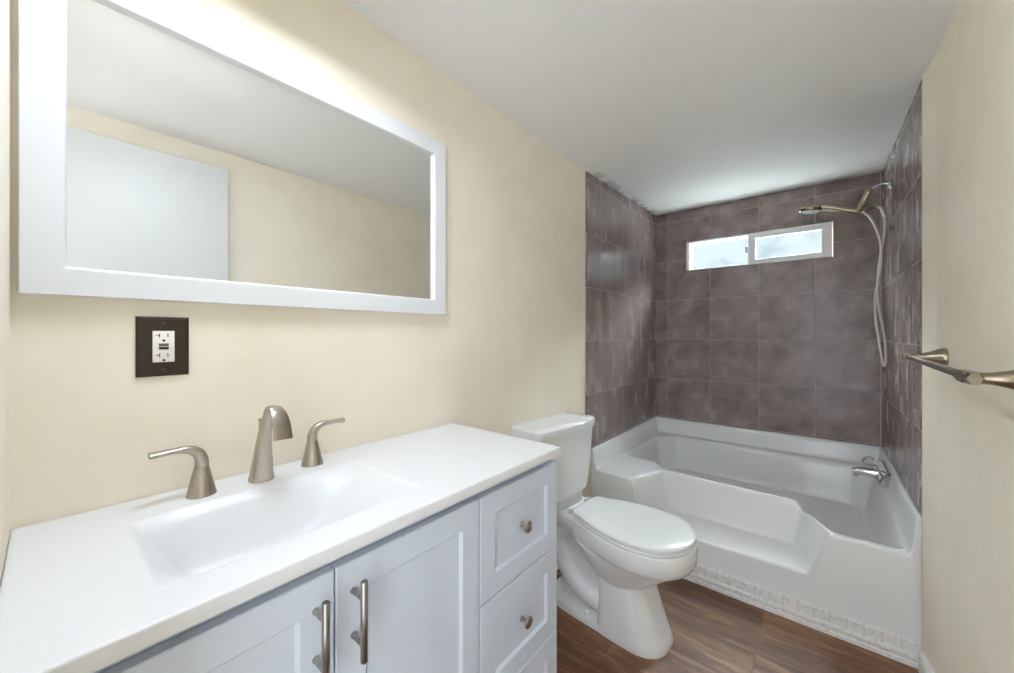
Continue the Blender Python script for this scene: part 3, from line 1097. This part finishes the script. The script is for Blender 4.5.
# ------------------------------------------------------------------ hand shower
YS = 2.84
sh = thing('shower_head', 'brushed nickel hand shower with a looping silver hose above the tub', 'shower head', (W - 0.006, YS, 2.035))
bm = bmesh.new()
lathe(bm, [(0, -0.001), (0.026, -0.001), (0.026, 0.003), (0.018, 0.008), (0.010, 0.011), (0, 0.012)], (W - 0.006, YS, 2.034), (-1, 0, 0), 24)
link('flange', bm, 'old_nickel', sh)
bm = bmesh.new()
tube(bm, [(W - 0.006, YS, 2.036), (1.325, YS, 2.044), (1.297, YS, 2.036), (1.272, YS, 2.012)], 0.0075, 16, 8)
link('shower_arm', bm, 'chrome', sh)
bm = bmesh.new()
A, B = Vector((1.272, YS, 2.022)), Vector((1.226, YS, 1.908))
dv = (B - A)
L = dv.length
lathe(bm, [(0, -0.004), (0.018, -0.004), (0.020, 0.002), (0.020, 0.020), (0.0165, 0.026), (0.0165, L - 0.02), (0.018, L - 0.012), (0.018, L), (0, L + 0.002)], A, dv, 24)
lathe(bm, [(0, -0.03), (0.012, -0.03), (0.013, 0.0), (0.013, 0.035), (0.010, 0.040), (0.0095, 0.062), (0, 0.063)], (1.236, YS, 1.922), (1, 0, 0.05), 18)
link('holder', bm, 'old_nickel', sh)
bm = bmesh.new()
sweep(bm, catmull([(1.252, YS, 1.905), (1.20, YS, 1.926), (1.14, YS, 1.950), (1.092, YS, 1.968), (1.07, YS, 1.974)], 6), lerp_list([0.0125, 0.0145, 0.0150, 0.0165, 0.018], 6), 20)
ax = Vector((0.10, 0, 1)).normalized()
lathe(bm, [(0, -0.018), (0.046, -0.018), (0.052, -0.014), (0.054, -0.006), (0.050, 0.003), (0.034, 0.012), (0.016, 0.016), (0, 0.017)], (1.022, YS, 1.975), ax, 36)
hs = link('hand_shower', bm, 'old_nickel', sh)
bm = bmesh.new()
c0 = Vector((1.022, YS, 1.975)) - ax * 0.0182
lathe(bm, [(0, 0.0), (0.047, 0.0), (0.047, -0.0012), (0, -0.0016)], c0, ax, 36)
for r_, k_ in ((0.014, 8), (0.028, 14), (0.042, 20)):
    for i in range(k_):
        a = 2 * math.pi * i / k_
        q = Vector((0, 0, 1)).rotation_difference(ax) @ Vector((r_ * math.cos(a), r_ * math.sin(a), 0))
        lathe(bm, [(0, 0.001), (0.0022, 0.001), (0.0014, -0.004), (0, -0.0042)], c0 + q, ax, 6)
link('spray_face', bm, 'rubber', hs)
bm = bmesh.new()
tube(bm, [(1.248, YS, 1.907), (1.274, YS - 0.005, 1.872), (1.300, YS - 0.01, 1.80), (1.316, YS - 0.012, 1.70), (1.312, YS + 0.005, 1.56), (1.297, YS + 0.02, 1.44), (1.297, YS + 0.015, 1.32), (1.310, YS + 0.005, 1.19),
          (1.321, YS, 1.10), (1.327, YS - 0.004, 1.070), (1.334, YS - 0.008, 1.10), (1.330, YS - 0.012, 1.20), (1.314, YS - 0.014, 1.33), (1.302, YS - 0.012, 1.44), (1.306, YS + 0.004, 1.54), (1.317, YS + 0.018, 1.66), (1.330, YS + 0.018, 1.78), (1.332, YS + 0.012, 1.86), (1.318, YS + 0.004, 1.912), (1.297, YS, 1.926)], 0.0068, 12, 8)
link('hose', bm, 'hose', sh)

# ------------------------------------------------------------------ tub faucet
TFY, TFZ = 2.86, 0.487
tf = thing('tub_faucet', 'small chrome tub faucet with a clear knob under the shower', 'faucet', (W - 0.02, TFY, TFZ))
bm = bmesh.new()
xw = W - 0.030


def tfr(y, f_):
    """wedge-shaped body section: upright back, nose pointing into the tub"""
    cx_, cz_ = W - 0.030, TFZ
    pts = [(W - 0.0175, TFZ + 0.040), (W - 0.030, TFZ + 0.042), (W - 0.046, TFZ + 0.022), (W - 0.066, TFZ - 0.012), (W - 0.066, TFZ - 0.026), (W - 0.050, TFZ - 0.034), (W - 0.0175, TFZ - 0.040)]
    return [(cx_ + (x - cx_) * (f_ if x < cx_ else 1), y, cz_ + (z - cz_) * f_) for x, z in pts]


loft(bm, [tfr(TFY - 0.145, 0.80), tfr(TFY - 0.138, 1.0), tfr(TFY + 0.138, 1.0), tfr(TFY + 0.145, 0.80)])
link('body', bm, 'chrome', tf, angle=20)
bm = bmesh.new()
sweep(bm, catmull([(xw - 0.020, TFY, TFZ - 0.006), (xw - 0.05, TFY, TFZ - 0.004), (xw - 0.095, TFY, TFZ - 0.004), (xw - 0.125, TFY, TFZ - 0.012)], 5), list(zip(lerp_list([0.027, 0.025, 0.021, 0.019], 5), lerp_list([0.026, 0.022, 0.018, 0.016], 5))), 20, power=3.2)
lathe(bm, [(0, 0), (0.010, 0), (0.010, 0.018), (0, 0.018)], (xw - 0.112, TFY, TFZ - 0.036), (0, 0, 1), 16)
link('spout', bm, 'chrome', tf)
bm = bmesh.new()
d_ = Vector((-0.75, 0, 0.85))
lathe(bm, [(0.012, 0), (0.012, 0.02), (0.007, 0.022), (0.007, 0.034)], (xw - 0.030, TFY, TFZ + 0.020), d_, 16)
link('stem', bm, 'chrome', tf)
bm = bmesh.new()
lathe(bm, [(0, 0.030), (0.012, 0.030), (0.023, 0.036), (0.027, 0.046), (0.027, 0.058), (0.022, 0.066), (0.010, 0.070), (0, 0.070)], (xw - 0.030, TFY, TFZ + 0.020), d_, 8)
link('knob', bm, 'acrylic', tf, angle=15)

# ------------------------------------------------------------------ ceiling light added out of view, wedge shaped to keep light off the wall
LX0, LX1, LY0, LY1 = 0.20, 0.51, 0.10, 0.54
vl = thing('added_ceiling_light', 'added unseen wedge-shaped ceiling light over the vanity, tilted away from the wall', 'ceiling light', ((LX0 + LX1) / 2, (LY0 + LY1) / 2, H))
DZ0, DZ1 = 0.108, 0.020          # depth at the wall side and at the room side


def lring(d, f_, o):
    """wedge outline inset by d; f_ = 0 on the ceiling, 1 on the sloped face; o = offset along the face normal"""
    out = []
    for x, y in ((LX0 + d, LY0 + d), (LX1 - d, LY0 + d), (LX1 - d, LY1 - d), (LX0 + d, LY1 - d)):
        z = H - f_ * (DZ0 + (DZ1 - DZ0) * (x - LX0) / (LX1 - LX0)) + o
        out.append((x, y, z))
    return out


bm = bmesh.new()
loft(bm, [lring(0.002, 0.0, 0), lring(0.0, 0.1, 0), lring(0.0, 0.96, 0), lring(0.003, 1.0, 0), lring(0.012, 1.0, 0), lring(0.014, 1.0, 0.008)], True, True)
link('housing', bm, 'frame_white', vl, angle=20)
bm = bmesh.new()
loft(bm, [lring(0.0145, 1.0, 0.0075), lring(0.0145, 1.0, 0.003)])
link('diffuser', bm, 'added_light', vl, smooth=False)
